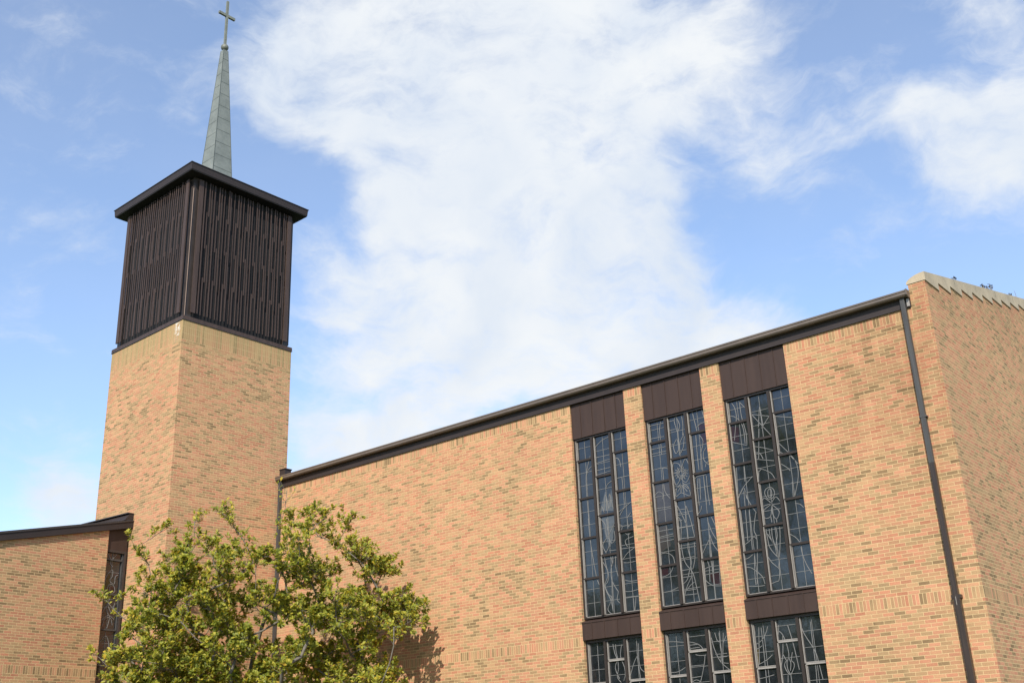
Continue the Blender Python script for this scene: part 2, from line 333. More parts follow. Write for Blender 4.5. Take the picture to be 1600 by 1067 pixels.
def tag(o, label=None, cat=None, group=None, kind=None):
    for k, v in (('label', label), ('category', cat), ('group', group), ('kind', kind)):
        if v: o[k] = v
    return o
def empty(name, loc=(0, 0, 0), rz=0.):
    o = bpy.data.objects.new(name, None); o.empty_display_size = .3; o.location = loc; o.rotation_euler = (0, 0, rz); C.objects.link(o); return o
def smooth_line(pts, n=5):
    if len(pts) < 3: return pts
    o = []
    P = [pts[0]] + list(pts) + [pts[-1]]
    for i in range(1, len(P) - 2):
        p0, p1, p2, p3 = P[i - 1], P[i], P[i + 1], P[i + 2]
        for k in range(n):
            t = k / n
            o.append(tuple(.5 * (2 * p1[a] + (p2[a] - p0[a]) * t + (2 * p0[a] - 5 * p1[a] + 4 * p2[a] - p3[a]) * t * t + (3 * p1[a] - p0[a] - 3 * p2[a] + p3[a]) * t ** 3) for a in (0, 1)))
    o.append(pts[-1]); return o

GZ = -1.95
# ------------------------------------------------------------------ ground
g = MB(); g.face([(-1500, -1500, GZ), (1500, -1500, GZ), (1500, 1500, GZ), (-1500, 1500, GZ)], M['grass']); tag(g.build('ground'), kind='structure')
g = MB(); g.box((-60, -13.2, GZ - .1), (40, -11.4, GZ + .03), M['concrete']); tag(g.build('path'), kind='structure')

# ------------------------------------------------------------------ church hall (nave)
ZE, ZS = 7.86, 2.2127
SB = ZS + 3 * COURSE
BAYS = [(-8.79, -7.225), (-6.735, -5.17), (-4.69, -3.12)]
XL = -19.80
church = tag(empty('church_hall', (0, 0, 0)), 'long tan brick church hall with three tall leaded windows and sloping stone coping', 'building')
w = MB(); B_, BS_ = M['brick'], M['brick_s']
ZT = ZE - .05 - 3 * COURSE
TS = ZS + 80 * COURSE            # top soldier course starts on a joint
def wall_piece(x0, x1, top=ZE):
    w.box((x0, 0, GZ), (x1, .38, ZS), B_); w.box((x0, 0, ZS), (x1, .38, SB), BS_, True)
    w.box((x0, 0, SB), (x1, .38, TS), B_); w.box((x0, 0, TS), (x1, .38, max(top, TS + .2032)), BS_, True)
wall_piece(XL, BAYS[0][0]); wall_piece(BAYS[0][1], BAYS[1][0]); wall_piece(BAYS[1][1], BAYS[2][0])
wall_piece(BAYS[2][1], -.335)
for a, b in BAYS: w.box((a, .01, GZ), (b, .37, -1.0), B_)
for a, b in BAYS: w.box((a - .02, .30, -1.0), (b + .02, .36, ZE), M['louver_dark'])
# parapet return beside the corner
w.box((-.335, 0, GZ), (0, .38, ZS), B_); w.box((-.335, 0, ZS), (0, .38, SB), BS_, True); w.box((-.335, 0, SB), (0, .38, 8.32), B_)
w.build('front_wall', church)
# end wall, stepped top under the coping
e = MB(); W_ = 20.0; RK = .2275
e.box((-.335, .38, GZ), (0, W_, ZS), B_); e.box((-.335, .38, ZS), (0, W_, SB), BS_, True)
poly = [(.38, SB), (W_, SB), (W_, 8.32)]
yy = W_ / 2
poly += [(yy, 8.32 + RK * yy), (.38, 8.32 + RK * .38)]
e.prism(poly, 0.0, -.335, B_, 'x')
e.build('end_wall', church)
bk = MB(); bk.box((XL, W_ - .35, GZ), (-.34, W_, 8.1), B_); bk.box((XL, .39, GZ), (XL + .35, W_ - .36, 8.1), B_); bk.build('rear_wall', church)
# coping: stone slabs with a toothed lower edge
c = MB(); ST = .752
top = lambda y: 8.50 + RK * y
k = 0; y = 0.0
low = [(-.012, 8.318)]
while y < yy - ST:
    low.append((y + ST, 8.318 + .1695 * k * 1.0095)); low.append((y + ST, 8.318 + .1695 * (k + 1) * 1.0095)); y += ST; k += 1
low.append((yy, low[-1][1]))
poly = low + [(yy, top(yy) + .02), (-.012, top(-.012))]
c.prism(poly, .022, -.0, M['stone'], 'x')
CX = [(0.0, 0.0), (-.08, -.004), (-.17, -.022), (-.26, -.055), (-.33, -.10), (-.36, -.135)]
for (xa_, da), (xb_, db) in zip(CX[:-1], CX[1:]):
    y1_ = yy
    c.hexa([(xb_, -.012, 8.322), (xa_, -.012, 8.322), (xa_, y1_, 8.322 + RK * y1_), (xb_, y1_, 8.322 + RK * y1_),
            (xb_, -.012, top(-.012) + db), (xa_, -.012, top(-.012) + da), (xa_, y1_, top(y1_) + .02 + da), (xb_, y1_, top(y1_) + .02 + db)], M['stone'])
c.prism([(yy, 8.322 + RK * yy), (W_, 8.322), (W_, 8.5), (yy, top(yy))], .02, -.36, M['stone'], 'x')
c.build('coping', church)
# hairline joints between coping slabs
for q in range(1, 7):
    j = MB(); yj = q * 1.5 + .35; j.box((.0225, yj - .004, top(yj) - .165), (.0245, yj + .004, top(yj) - .004), M['copper_seam']); j.build('coping_joint', church)
# roof slopes
r = MB(); EZ = 8.13
r.hexa([(XL, -.06, EZ), (-.34, -.06, EZ), (-.34, yy, EZ + RK * yy - .25), (XL, yy, EZ + RK * yy - .25), (XL, -.06, EZ + .03), (-.34, -.06, EZ + .03), (-.34, yy, EZ + RK * yy - .2), (XL, yy, EZ + RK * yy - .2)], M['roof'])
r.hexa([(XL, yy, EZ + RK * yy - .25), (-.34, yy, EZ + RK * yy - .25), (-.34, W_, EZ), (XL, W_, EZ), (XL, yy, EZ + RK * yy - .2), (-.34, yy, EZ + RK * yy - .2), (-.34, W_, EZ + .03), (XL, W_, EZ + .03)], M['roof'])
r.build('roof', church)
f = MB(); f.box((XL, -.032, ZE - .012), (-.337, .30, EZ - .002), M['fascia']); f.box((XL, -.040, ZE - .02), (-.337, -.034, ZE + .012), M['fascia']); f.build('fascia', church)
gt = MB()
prof = [(-.045, 8.045), (-.150, 8.045), (-.178, 8.075), (-.178, 8.125), (-.190, 8.135), (-.190, 8.165), (-.176, 8.165), (-.168, 8.13), (-.05, 8.128)]
gt.prism(prof, XL + .01, -.345, M['gutter'], 'x'); gut = gt.build('gutter', church)
ge = MB(); ge.prism([(-.043, 8.02), (-.150, 8.02), (-.194, 8.06), (-.2, 8.175), (-.043, 8.175)], -.344, -.318, M['gutter'], 'x')
ge.box((-.40, -.06, 7.86), (-.345, -.042, 8.02), M['alu']); ge.build('end_cap', gut)
hg = MB()
for q in range(26):
    x = XL + .5 + q * .75; hg.box((x, -.152, 7.985), (x + .02, -.1505, 8.12), M['fascia'])
# downpipes
def pipe(name, x, z0, z1, m, wd_=.088, dp=.08, y1=-.02, label=None):
    d = MB(); d.box((x - wd_ / 2, y1 - dp, z0), (x + wd_ / 2, y1, z1), m)
    for s_ in (-.25, .25): d.box((x + wd_ * s_ - .006, y1 - dp - .005, z0), (x + wd_ * s_ + .006, y1 - dp, z1), m)
    o = d.build(name, church, bevel=.008)
    if label: o['label'] = label
    return o
p1 = pipe('downpipe', -.47, 4.72, 8.05, M['pipe_grey'], label='weathered grey upper length of the downpipe')
p2 = pipe('downpipe', -.465, 2.18, 4.72, M['pipe_brown'], .092, .085, label='brown painted middle length of the downpipe')
p3 = pipe('downpipe', -.455, GZ, 2.24, M['pipe_brown'], .11, .10, y1=-.012, label='brown lower length of the downpipe')
cl = MB(); cl.box((-.545, -.112, 2.24), (-.375, -.004, 2.30), M['pipe_brown']); cl.box((-.47, -.116, 2.12), (-.462, -.112, 2.27), M['alu']); cl.build('pipe_clip', p3)
cl = MB(); cl.box((-.54, -.108, 5.6), (-.40, -.01, 5.63), M['pipe_grey']); cl.build('pipe_clip', p1)
p4 = pipe('downpipe', -19.66, GZ, 8.05, M['pipe_grey'], .085, .08, label='grey downpipe in the corner against the tower')
sh = MB(); sh.box((-19.79, -.02, 8.155), (-19.52, .22, 8.40), M['fascia']); sh.box((-19.79, -.04, 8.40), (-19.50, .24, 8.43), M['fascia']); sh.build('roof_end_flashing', church)

# windows
LEAD = """0.42,6.52 0.32,6.26 0.26,6.02 0.25,5.58;0.45,6.27 0.34,6.2 0.27,6.06;0.25,5.54 0.26,5.17 0.27,4.91;0.58,6.7 0.78,6.82 0.99,6.87;1.12,6.91 1.32,6.94 1.47,6.96;0.59,6.45 1,6.44;0.57,6.31 0.99,6.34;0.57,6.14 0.99,6.14;0.58,6.03 0.99,6.06;1.11,6.33 1.19,6.31 1.24,6.23 1.26,6.09;1.14,5.85 1.48,5.85;1.27,5.84 1.28,5.22 1.22,5.12 1.12,5.08;1.47,5.24 1.27,5.13 1.13,4.98;1.44,5 1.33,4.9;0.8,5.66 0.86,5.76 0.99,5.82;0.7,5.12 0.78,5.53 0.85,5.18 0.89,5.53 0.97,5.16;0.61,5.09 0.65,5.28 0.71,5.12;0.78,5.15 0.79,5.42;0.91,5.22 0.91,5.39;0.25,5.06 0.26,4.66 0.29,4.34 0.37,3.74 0.44,3.52;0.59,5 0.71,4.85 0.73,4.58 0.8,4.48 0.76,4.31 0.69,4.22;0.8,4.97 0.78,4.64 0.84,4.41 0.95,4.46 0.95,4.66;0.98,4.85 0.82,4.63 0.73,4.54 0.61,4.38 0.69,4.2;0.76,4.97 0.77,4.71;0.78,4.24 0.99,4.23;0.64,4.14 0.65,3.98 0.71,3.7 0.67,3.55 0.6,3.48 0.66,3.3 0.76,3.18 0.63,2.96 0.72,2.85;0.58,4.01 0.67,3.85 0.69,3.68 0.59,3.5 0.63,3.34 0.73,3.14 0.77,2.86;0.81,4.09 0.84,3.94 0.79,3.83 0.79,3.58 0.9,3.37 0.94,3.3 0.9,3.14 0.97,3.05;0.79,3.58 0.77,3.14 0.77,2.86;0.94,4.09 0.92,3.86 0.97,3.64;0.86,4.1 0.85,3.95 0.79,3.9;1.12,4.73 1.47,4.73;1.11,4.78 1.18,4.73 1.15,4.65;1.33,4.88 1.34,4.7 1.42,4.75;1.46,4.46 1.26,4.42 1.23,4.35 1.28,4.25;1.11,4.23 1.47,4.22;1.47,4.21 1.26,4.11 1.14,4;1.14,3.92 1.29,3.9 1.47,3.91;1.15,3.53 1.3,3.49 1.48,3.49;1.12,3.29 1.28,3.27 1.49,3.29;1.11,3.16 1.48,3.15;1.33,3.11 1.33,2.86;1.4,3.13 1.35,2.86;1.25,4.56 1.31,4.52 1.38,4.54/0.4,6.95 0.33,6.74 0.33,6.49;0.04,6.87 0.45,6.86;0.03,6.66 0.45,6.66;0.04,6.57 0.43,6.55;0.33,6.4 0.33,6.14;0.04,6.32 0.46,6.31;0.04,6.21 0.46,6.21;0.04,5.84 0.21,5.85 0.33,5.84 0.46,5.8;0.32,5.83 0.32,5.56;0.03,5.63 0.44,5.62;0.31,5.48 0.33,5.3 0.44,5.13;0.03,5.38 0.44,5.37;0.04,5.25 0.16,5.33 0.27,5.25 0.24,5.15;0.78,6.94 0.73,6.83 0.78,6.59 0.78,6.48 0.79,6.26 0.78,6.04;0.78,6.94 0.86,6.71 0.79,6.57;0.93,6.93 0.94,6.69 0.91,6.48 0.95,6.53;0.58,6.86 0.73,6.86;0.58,6.65 0.77,6.65;0.75,6.42 0.65,6.27 0.69,6.1 0.77,6.17 0.77,6.4;0.95,6.49 0.82,6.3 0.81,6.08 0.9,6.21 0.95,6.44;0.58,6.32 0.69,6.32;0.73,6.14 0.97,6.13;0.79,5.71 0.74,5.85 0.6,5.88 0.57,5.65 0.62,5.4 0.75,5.5;0.79,5.71 0.91,5.93 0.99,5.78 0.99,5.56 0.89,5.41 0.77,5.5;0.75,5.41 0.62,5.29 0.6,5.14 0.74,5.2 0.95,5.1 0.92,5.3 0.79,5.41;1.21,6.94 1.25,6.67 1.28,6.48;1.45,6.94 1.5,6.7;1.28,6.57 1.39,6.63 1.49,6.64;1.24,6.4 1.23,6.04 1.23,5.62;1.32,6.39 1.4,6.26 1.38,6.11 1.32,5.97 1.29,5.61;1.47,6.07 1.39,5.98 1.38,5.81 1.49,5.68;1.4,5.65 1.43,5.73 1.5,5.76;1.1,5.44 1.19,5.48 1.4,5.48;1.23,5.43 1.2,4.97;1.33,5.43 1.33,4.82;1.4,5.46 1.39,5.15 1.41,4.81;1.19,5.44 1.15,5.19 1.15,4.85;0.83,5.62 0.96,5.59;0.82,5.6 0.93,5.53;0.81,5.59 0.87,5.48;0.79,5.59 0.79,5.47;0.77,5.59 0.72,5.49;0.75,5.6 0.65,5.54;0.74,5.62 0.61,5.6;0.74,5.64 0.61,5.67;0.75,5.65 0.64,5.74;0.75,5.66 0.7,5.77;0.78,5.67 0.78,5.78;0.79,5.66 0.86,5.76;0.82,5.65 0.92,5.7;0.83,5.63 0.95,5.64;0.81,5.36 0.95,5.24;0.79,5.35 0.89,5.2;0.78,5.35 0.81,5.19;0.75,5.35 0.73,5.2;0.75,5.36 0.65,5.23;0.74,5.37 0.58,5.29;0.89,5.61 0.85,5.53 0.77,5.52 0.7,5.56 0.67,5.65 0.71,5.72 0.79,5.74 0.87,5.69 0.89,5.61;0.04,4.97 0.44,4.95;0.03,4.82 0.44,4.83;0.03,4.73 0.43,4.72;0.04,4.46 0.44,4.46;0.04,4.33 0.44,4.35;0.04,4.22 0.44,4.23;0.03,3.94 0.12,3.97 0.25,3.96 0.38,3.86 0.41,3.71;0.02,3.8 0.43,3.8;0.37,3.66 0.29,3.54 0.16,3.48 0.03,3.47;0.03,3.54 0.44,3.53;0.03,3.4 0.43,3.39;0.02,3.3 0.43,3.31;0.03,3.14 0.25,3.15 0.44,3.2;0.6,4.94 0.69,4.75 0.78,4.48 0.79,4.17 0.77,3.97 0.82,3.69 0.75,3.5 0.68,3.33 0.56,3.25;0.58,4.71 0.66,4.57 0.62,4.2 0.62,3.95 0.67,3.69 0.83,3.45 0.89,3.14 0.93,2.85;0.83,4.89 0.91,4.53 0.96,4.21;0.94,4.09 0.92,3.76 0.85,3.55;0.81,4.9 0.77,4.49;0.57,4.85 0.85,4.83;0.57,4.73 0.87,4.72;0.58,4.61 0.7,4.61;0.56,4.45 0.91,4.44;0.56,4.22 0.97,4.2;0.57,4.01 0.97,4;0.56,3.79 0.92,3.79;0.56,3.54 0.85,3.54;0.57,3.39 0.83,3.39;0.56,3.11 0.87,3.11;0.57,3.02 0.9,3.01;0.53,2.88 0.65,3.17 0.79,3.37;0.64,3.11 0.74,3.2 0.85,3.26;1.08,4.66 1.17,4.73 1.21,4.83;1.32,4.58 1.32,4.25 1.29,3.75 1.31,3.48 1.31,2.85;1.41,4.57 1.5,4.32;1.33,4.44 1.38,4.26 1.48,4.06;1.33,4.19 1.39,3.98 1.49,3.82;1.32,4.11 1.2,3.94 1.1,3.8;1.33,4.09 1.31,3.7;1.08,3.47 1.22,3.52 1.47,3.52;1.1,3.37 1.46,3.39;1.08,3.33 1.16,3.22 1.29,3.13 1.48,3.1;1.35,3.66 1.33,3.4;1.21,3.66 1.24,3.51 1.22,3.22;1.49,3.64 1.46,3.12/0.31,6.93 0.45,6.74;0.14,6.93 0.21,6.79 0.23,6.59 0.19,6.4 0.12,6.08;0.04,6.64 0.17,6.6 0.3,6.47 0.36,6.27 0.36,5.96;0.34,6.9 0.35,6.56 0.41,6.19 0.4,5.93;0.04,6.06 0.4,5.91;0.03,5.84 0.41,5.83;0.03,5.77 0.45,5.74;0.03,5.64 0.43,5.59;0.09,5.49 0.06,4.96;0.27,5.48 0.25,5.16;0.04,4.83 0.21,5.05 0.44,5.23;0.22,5.02 0.25,4.79;0.8,6.7 0.82,6.23;0.8,6.7 0.71,6.24;0.59,6.55 0.98,6;0.59,6.55 0.99,6.42;0.99,6.42 0.78,6.2;0.72,6.21 0.63,5.57;0.8,6.17 0.8,5.84;0.57,5.85 0.79,5.77 0.98,5.68;0.58,5.71 0.67,5.68 0.73,5.55;0.58,5.57 0.97,5.46;0.58,5.38 0.75,5.3 0.88,5.2 0.94,5.07;0.6,5.32 0.56,5.1;0.65,5.33 0.6,5.3;1.11,6.39 1.51,6.27;1.11,5.82 1.33,5.54 1.44,5.34 1.47,5.15 1.43,4.93 1.32,4.64;1.34,5.49 1.5,5.28;1.12,5.36 1.24,5.26 1.3,5.18;1.31,4.95 1.29,4.64;1.13,5.61 1.23,5.54;0.2,5.03 0.08,4.87 0.01,4.72;0.2,4.96 0.19,4.64 0.16,3.92;0.23,4.93 0.29,4.72 0.43,4.46;0.42,4.49 0.33,4.12 0.37,3.89 0.26,3.03;0.03,3.83 0.18,3.9 0.31,3.98 0.37,3.91;0.27,4.54 0.24,3.73;0.03,3.56 0.12,3.57 0.24,3.63;0.27,3.6 0.23,3.21 0.23,3.01;0,3.46 0.26,3.36;0.02,3.4 0.16,3.37 0.32,3.24 0.4,3.14 0.43,3.01;0.07,3.01 0.29,2.98 0.43,2.98;0.02,3.11 -0.02,2.87;0.07,4.58 0.07,4.39;0.78,4.61 0.64,4.73 0.56,4.58 0.77,4.59;0.81,4.62 0.91,4.71 0.99,4.57 0.82,4.57;0.77,4.57 0.58,4.46 0.61,4.32 0.74,4.34 0.79,4.56;0.81,4.56 0.94,4.4 0.86,4.26 0.79,4.38 0.79,4.56;0.74,4.34 0.75,4.21;0.86,4.26 0.86,4.19;0.6,4.1 0.61,3.9 0.64,3.7 0.79,3.48;0.67,4.09 0.68,3.89 0.77,3.65 0.78,3.48;0.62,3.99 0.75,3.7 0.77,3.5;0.82,4.1 0.83,3.93 0.78,3.74 0.78,3.52;0.91,4.09 0.88,3.81 0.82,3.49 0.77,3.26;0.73,4.1 0.72,3.9 0.77,3.68;0.56,3.55 0.64,3.41 0.76,3.29;0.82,3.49 0.76,3.07 0.68,3.02 0.55,2.99;1.31,4.5 1.41,4.47 1.48,4.39;1.11,3.91 1.22,3.83 1.3,3.72;1.31,3.62 1.33,3.44 1.39,3.24 1.47,3.07;0.89,4.79 0.86,4.72 0.8,4.69 0.73,4.7 0.69,4.75 0.67,4.83 0.7,4.9 0.77,4.93 0.83,4.92 0.88,4.86 0.89,4.79;0.83,4.8 0.81,4.74 0.77,4.72 0.74,4.75 0.74,4.82 0.76,4.88 0.8,4.9 0.82,4.87 0.83,4.8|0.7,2.2 0.73,2.01 0.78,1.86 0.72,1.69 0.81,1.46;0.77,2.19 0.77,2.03 0.8,1.86 0.8,1.66 0.76,1.5 0.85,1.38;0.93,2.17 0.88,1.93 0.96,1.69 0.97,1.53 0.92,1.41;1.33,2.16 1.32,1.82 1.36,1.42;1.37,2.15 1.35,1.81 1.38,1.63 1.47,1.55;1.33,1.91 1.22,1.76 1.09,1.48/0,2.11 0.2,2.1 0.46,2.06;0,1.49 0.21,1.48 0.33,1.51 0.44,1.56;0.58,2.06 0.75,2.01 0.86,1.94 0.9,1.86;0.58,1.99 0.78,1.99;0.57,1.92 0.83,1.93;0.71,1.79 0.82,1.76 0.96,1.76;0.93,1.75 0.89,1.58 0.79,1.3 0.75,1.23;0.57,2.03 0.6,1.87;0.56,1.57 0.89,1.57;0.54,1.34 0.82,1.35;0.54,1.24 0.67,1.29 0.78,1.24;1.12,2.09 1.17,1.84 1.28,1.6 1.46,1.43;1.21,2.18 1.25,2.02 1.32,1.94 1.29,1.58;1.31,2.17 1.31,1.75;1.41,2.16 1.36,1.82 1.33,1.58;1.47,2.09 1.39,1.97;1.18,1.75 1.45,1.75;1.22,1.68 1.44,1.69;1.28,1.58 1.46,1.55/0.07,2.19 0.08,2.06 0.05,1.94;0.18,2.18 0.1,1.48;0.23,2.17 0.23,1.94 0.23,1.7 0.22,1.35 0.21,1.11;0.38,2.18 0.32,2.05 0.23,1.94 0.13,1.88 0.02,1.85;0.21,1.82 0.12,1.78 0,1.74;0.1,1.61 0.01,1.59;0.41,1.63 0.31,1.56 0.2,1.51 0.02,1.45;0.01,1.2 0.16,1.21 0.4,1.25;0.62,2.18 0.6,2.06 0.56,1.92;0.61,2.06 0.67,2 0.73,1.84 0.76,1.65 0.75,1.54;0.81,2.16 0.87,1.86 0.91,1.57 0.94,1.3;0.68,1.98 0.64,1.66 0.57,1.39;0.63,1.62 0.69,1.5 0.7,1.46;0.75,1.54 0.7,1.45 0.7,1.32 0.75,1.22;0.68,1.48 0.64,1.41 0.67,1.3 0.73,1.22;0.84,1.64 0.8,1.49 0.84,1.44 0.84,1.36 0.75,1.22;0.75,1.54 0.78,1.44 0.75,1.3;0.75,1.22 0.75,1.07;0.69,1.22 0.67,1.08;1.09,2.11 1.15,1.93 1.28,1.69 1.34,1.53 1.36,1.39 1.4,1.09;1.3,2.17 1.29,1.83 1.29,1.4 1.27,1.03"""
LU, LL = [[[[tuple(map(float, q.split(','))) for q in L.split(' ')] for L in wn_.split(';')] for wn_ in part.split('/')] for part in LEAD.split('|')]
MUL = (.525, 1.055); WB = 1.565
LIGHTS = [(.045, .488), (.562, 1.018), (1.092, 1.535)]
def build_window(kind):
    up_ = kind == 'U'
    z0, z1 = (2.80, 7.0) if up_ else (-1.0, 2.33)
    outer = [6.45, 5.54, 4.61, 3.69] if up_ else [1.39, .47, -.45]; midl = [5.98, 5.06, 4.15] if up_ else [1.85, .93, .01]
    fr = MB(); mu = M['mullion']
    fr.box((0, .075, z0), (.042, .20, z1), mu); fr.box((WB - .03, .075, z0), (WB, .20, z1), mu)
    fr.box((.042, .075, z1 - .055), (WB - .03, .20, z1), M['bronze_dark']); fr.box((.042, .09, z0), (WB - .03, .20, z0 + .035), mu)
    for mx_ in MUL: fr.box((mx_ - .030, .055, z0 + .036), (mx_ + .030, .20, z1 - .056), mu)
    sa = MB(); tr = []; gl = MB(); ld = MB()
    for li, (a, b) in enumerate(LIGHTS):
        bars = outer if li != 1 else midl
        zs = [z1 - .055] + bars + [z0 + .035]
        for q in range(len(zs) - 1):
            zt, zb = zs[q], zs[q + 1]
            jog = .008 if (q + li) % 2 else 0.
            s0 = a if li else a + .0
            sa.box((s0 + jog, .088, zb + .012), (s0 + .014 + jog, .135, zt - .01), M['alu'])
            if (q + li) % 3 == 0: sa.box((s0 + .032, .10, zb + .03), (s0 + .038, .132, zt - .03), M['alu'])
            if not up_ or q == len(zs) - 2: sa.box((s0 + .021, .11, zb + (.002 if up_ else .022)), (b, .134, zb + (.014 if up_ else .036)), M['alu'])
            # glass, each sash leaning a hair differently
            tl = random.Random(q * 7 + li * 3 + (0 if up_ else 5)).uniform(-.0025, .0025)
            gl.face([(a + .02, .138, zb), (b, .138, zb), (b, .138 + tl, zt), (a + .02, .138 + tl, zt)], M['glass'])
            zc = zb + .307
            while zc < zt - .08:
                ld.ribbon([(a + .02, zc), (b, zc)], .008, .1295, .1385, M['lead']); zc += .307
        for zb in bars:
            tr.append(MB())
            if up_: tr[-1].box((a + .02, .095, zb - .024), (b, .137, zb + .024), mu)
            else: tr[-1].box((a + .02, .100, zb - .015), (b, .137, zb + .015), M['alu'])
        if li != 1 or up_:
            xc = (a + b) / 2 + .01
            ld.ribbon([(xc, z0 + .035), (xc, z1 - .055)], .008, .130, .1385, M['lead'])
    return fr, sa, tr, gl, ld
LBL_U = ['tall upper leaded window with flame and vine tracery', 'tall upper leaded window with butterfly tracery', 'tall upper leaded window with star and flower tracery']
LBL_L = ['lower leaded window under the flame and vine window', 'lower leaded window under the butterfly window', 'lower leaded window with tulip tracery']
meshes = {}
for bi, (xa, xb) in enumerate(BAYS):
    for kind in 'UL':
        fr, sa, tr, gl, ld = build_window(kind)
        mine = {}
        wo = fr.build('window', church, loc=(xa, 0, 0)); wo['label'] = (LBL_U if kind == 'U' else LBL_L)[bi]
        sa.build('sash_trim', wo); 
        for q in tr: q.build('transom', wo)
        gl.build('pane', wo)
        z0 = 2.84 if kind == 'U' else -1
        for L in (LU if kind == 'U' else LL)[bi]:
            P = smooth_line(L)
            P = [q for q in P if .03 < q[0] < WB - .015 and z0 < q[1] < (6.95 if kind == 'U' else 2.3)]
            if len(P) > 1: ld.ribbon(P, .0105, .1275, .1385, M['lead'])
        ld.build('leading', wo)
        cp = {('U', 0): [('pale', [(.60, 5.18), (.66, 5.34), (.78, 5.62), (.86, 5.3), (.95, 5.64), (1.0, 5.12)]), ('pale', [(.62, 5.02), (1.0, 5.02), (.9, 4.5), (.8, 4.3), (.7, 4.55)])], ('U', 1): [('smoke', [(.06, 5.5), (.48, 5.5), (.48, 4.66), (.06, 4.66)]), ('smoke', [(.06, 4.56), (.3, 4.56), (.35, 4.1), (.06, 4.0)]), ('red', [(1.235, 3.39), (1.475, 3.38), (1.455, 3.11), (1.265, 3.19)]), ('red', [(.06, 3.66), (.235, 3.66), (.225, 3.5), (.06, 3.5)]), ('red', [(1.335, 6.62), (1.485, 6.61), (1.485, 6.2), (1.385, 6.15)])],
              ('U', 2): [('red', [(.065, 6.40), (.25, 6.34), (.22, 6.01), (.065, 6.07)])], ('L', 2): [('amber', [(.067, 1.74), (.12, 1.76), (.12, 1.48), (.067, 1.46)])], ('L', 0): [('red', [(.68, 1.32), (.74, 1.32), (.75, 1.12), (.69, 1.12)])]}.get((kind, bi), [])
        for cn, P in cp:
            q = MB(); q.face([(x, .1355, z) for x, z in reversed(P)], M[cn]); q.build('coloured_glass', wo)
    # metal panels above and between the windows
    pn = MB(); pn.box((xa + .002, .04, 7.0), (xb - .002, .27, ZE - .01), M['bronze']); pn.box((xa + .002, .036, 6.985), (xb - .002, .07, 7.02), M['bronze'])
    for s_ in (.27, .61, .96, 1.29):
        pn.box((xa + s_ - .008, .022, 7.02), (xa + s_ + .008, .04, ZE - .012), M['bronze'])
    pn.build('head_panel', church, bevel=.003)
    sp = MB(); sp.hexa([(xa + .003, -.022, 2.335), (xb - .003, -.022, 2.335), (xb - .003, .2, 2.335), (xa + .003, .2, 2.335), (xa + .003, -.022, 2.70), (xb - .003, -.022, 2.70), (xb - .003, .2, 2.70), (xa + .003, .2, 2.70)], M['bronze'])
    sp.hexa([(xa + .003, -.036, 2.70), (xb - .003, -.036, 2.70), (xb - .003, .2, 2.70), (xa + .003, .2, 2.70), (xa + .003, -.036, 2.725), (xb - .003, -.036, 2.725), (xb - .003, .2, 2.80), (xa + .003, .2, 2.80)], M['bronze'])
    for s_ in (.27, .61, .96, 1.29):
        sp.box((xa + s_ - .008, -.036, 2.336), (xa + s_ + .008, -.022, 2.70), M['bronze'])
    sp.build('spandrel_panel', church, bevel=.003)

# ------------------------------------------------------------------ bell tower
TW = 3.9187; TH = TW / 2
tower = tag(empty('bell_tower', (-19.8435, -3.678, 0), -.0213082), 'square tan brick bell tower with brown louvered belfry and thin green spire', 'building')
# local frame: front corner nearest the camera at the origin, x runs to -TW, y runs to +TW
t_ = MB(); T0, TT = 12.3062, 12.3062 - 9 * COURSE
t_.box((-TW, 0, GZ), (0, TW, TT), M['brick_t'])
for q in range(3): t_.box((-TW, 0, TT + q * 3 * COURSE), (0, TW, TT + (q + 1) * 3 * COURSE), M['brick_ts'], True)
t_.build('brick_shaft', tower, zoff=TT)
cx, cy = -TH, TH
def sq(mb, h, z0, z1, m, h1=None):
    h1 = h1 or h
    mb.hexa([(cx - h, cy - h, z0), (cx + h, cy - h, z0), (cx + h, cy + h, z0), (cx - h, cy + h, z0), (cx - h1, cy - h1, z1), (cx + h1, cy - h1, z1), (cx + h1, cy + h1, z1), (cx - h1, cy + h1, z1)], m)
b_ = MB(); sq(b_, TH + .018, T0, T0 + .13, M['louver']); sq(b_, TH + .024, T0, T0 + .02, M['bronze_dark']); b_.build('trim_band', tower, bevel=.004)
b_ = MB(); sq(b_, 1.84, T0 + .13, 17.12, M['louver_dark']); b_.build('belfry_shade_box', tower)  # near-black box stands in for the shade inside the open belfry
# corner posts with a pale conduit
for sx in (-1, 1):
    for sy in (-1, 1):
        b_ = MB(); X, Y = cx + sx * 1.77, cy + sy * 1.77; b_.box((X - .10, Y - .10, T0 + .13), (X + .10, Y + .10, 17.11), M['bronze_dark']); b_.build('corner_post', tower)
b_ = MB(); b_.tube([(cx + 1.89, cy - 1.89, T0 + .13), (cx + 1.89, cy - 1.89, 16.7)], [.012, .012], M['conduit'], 6); b_.build('conduit', tower)
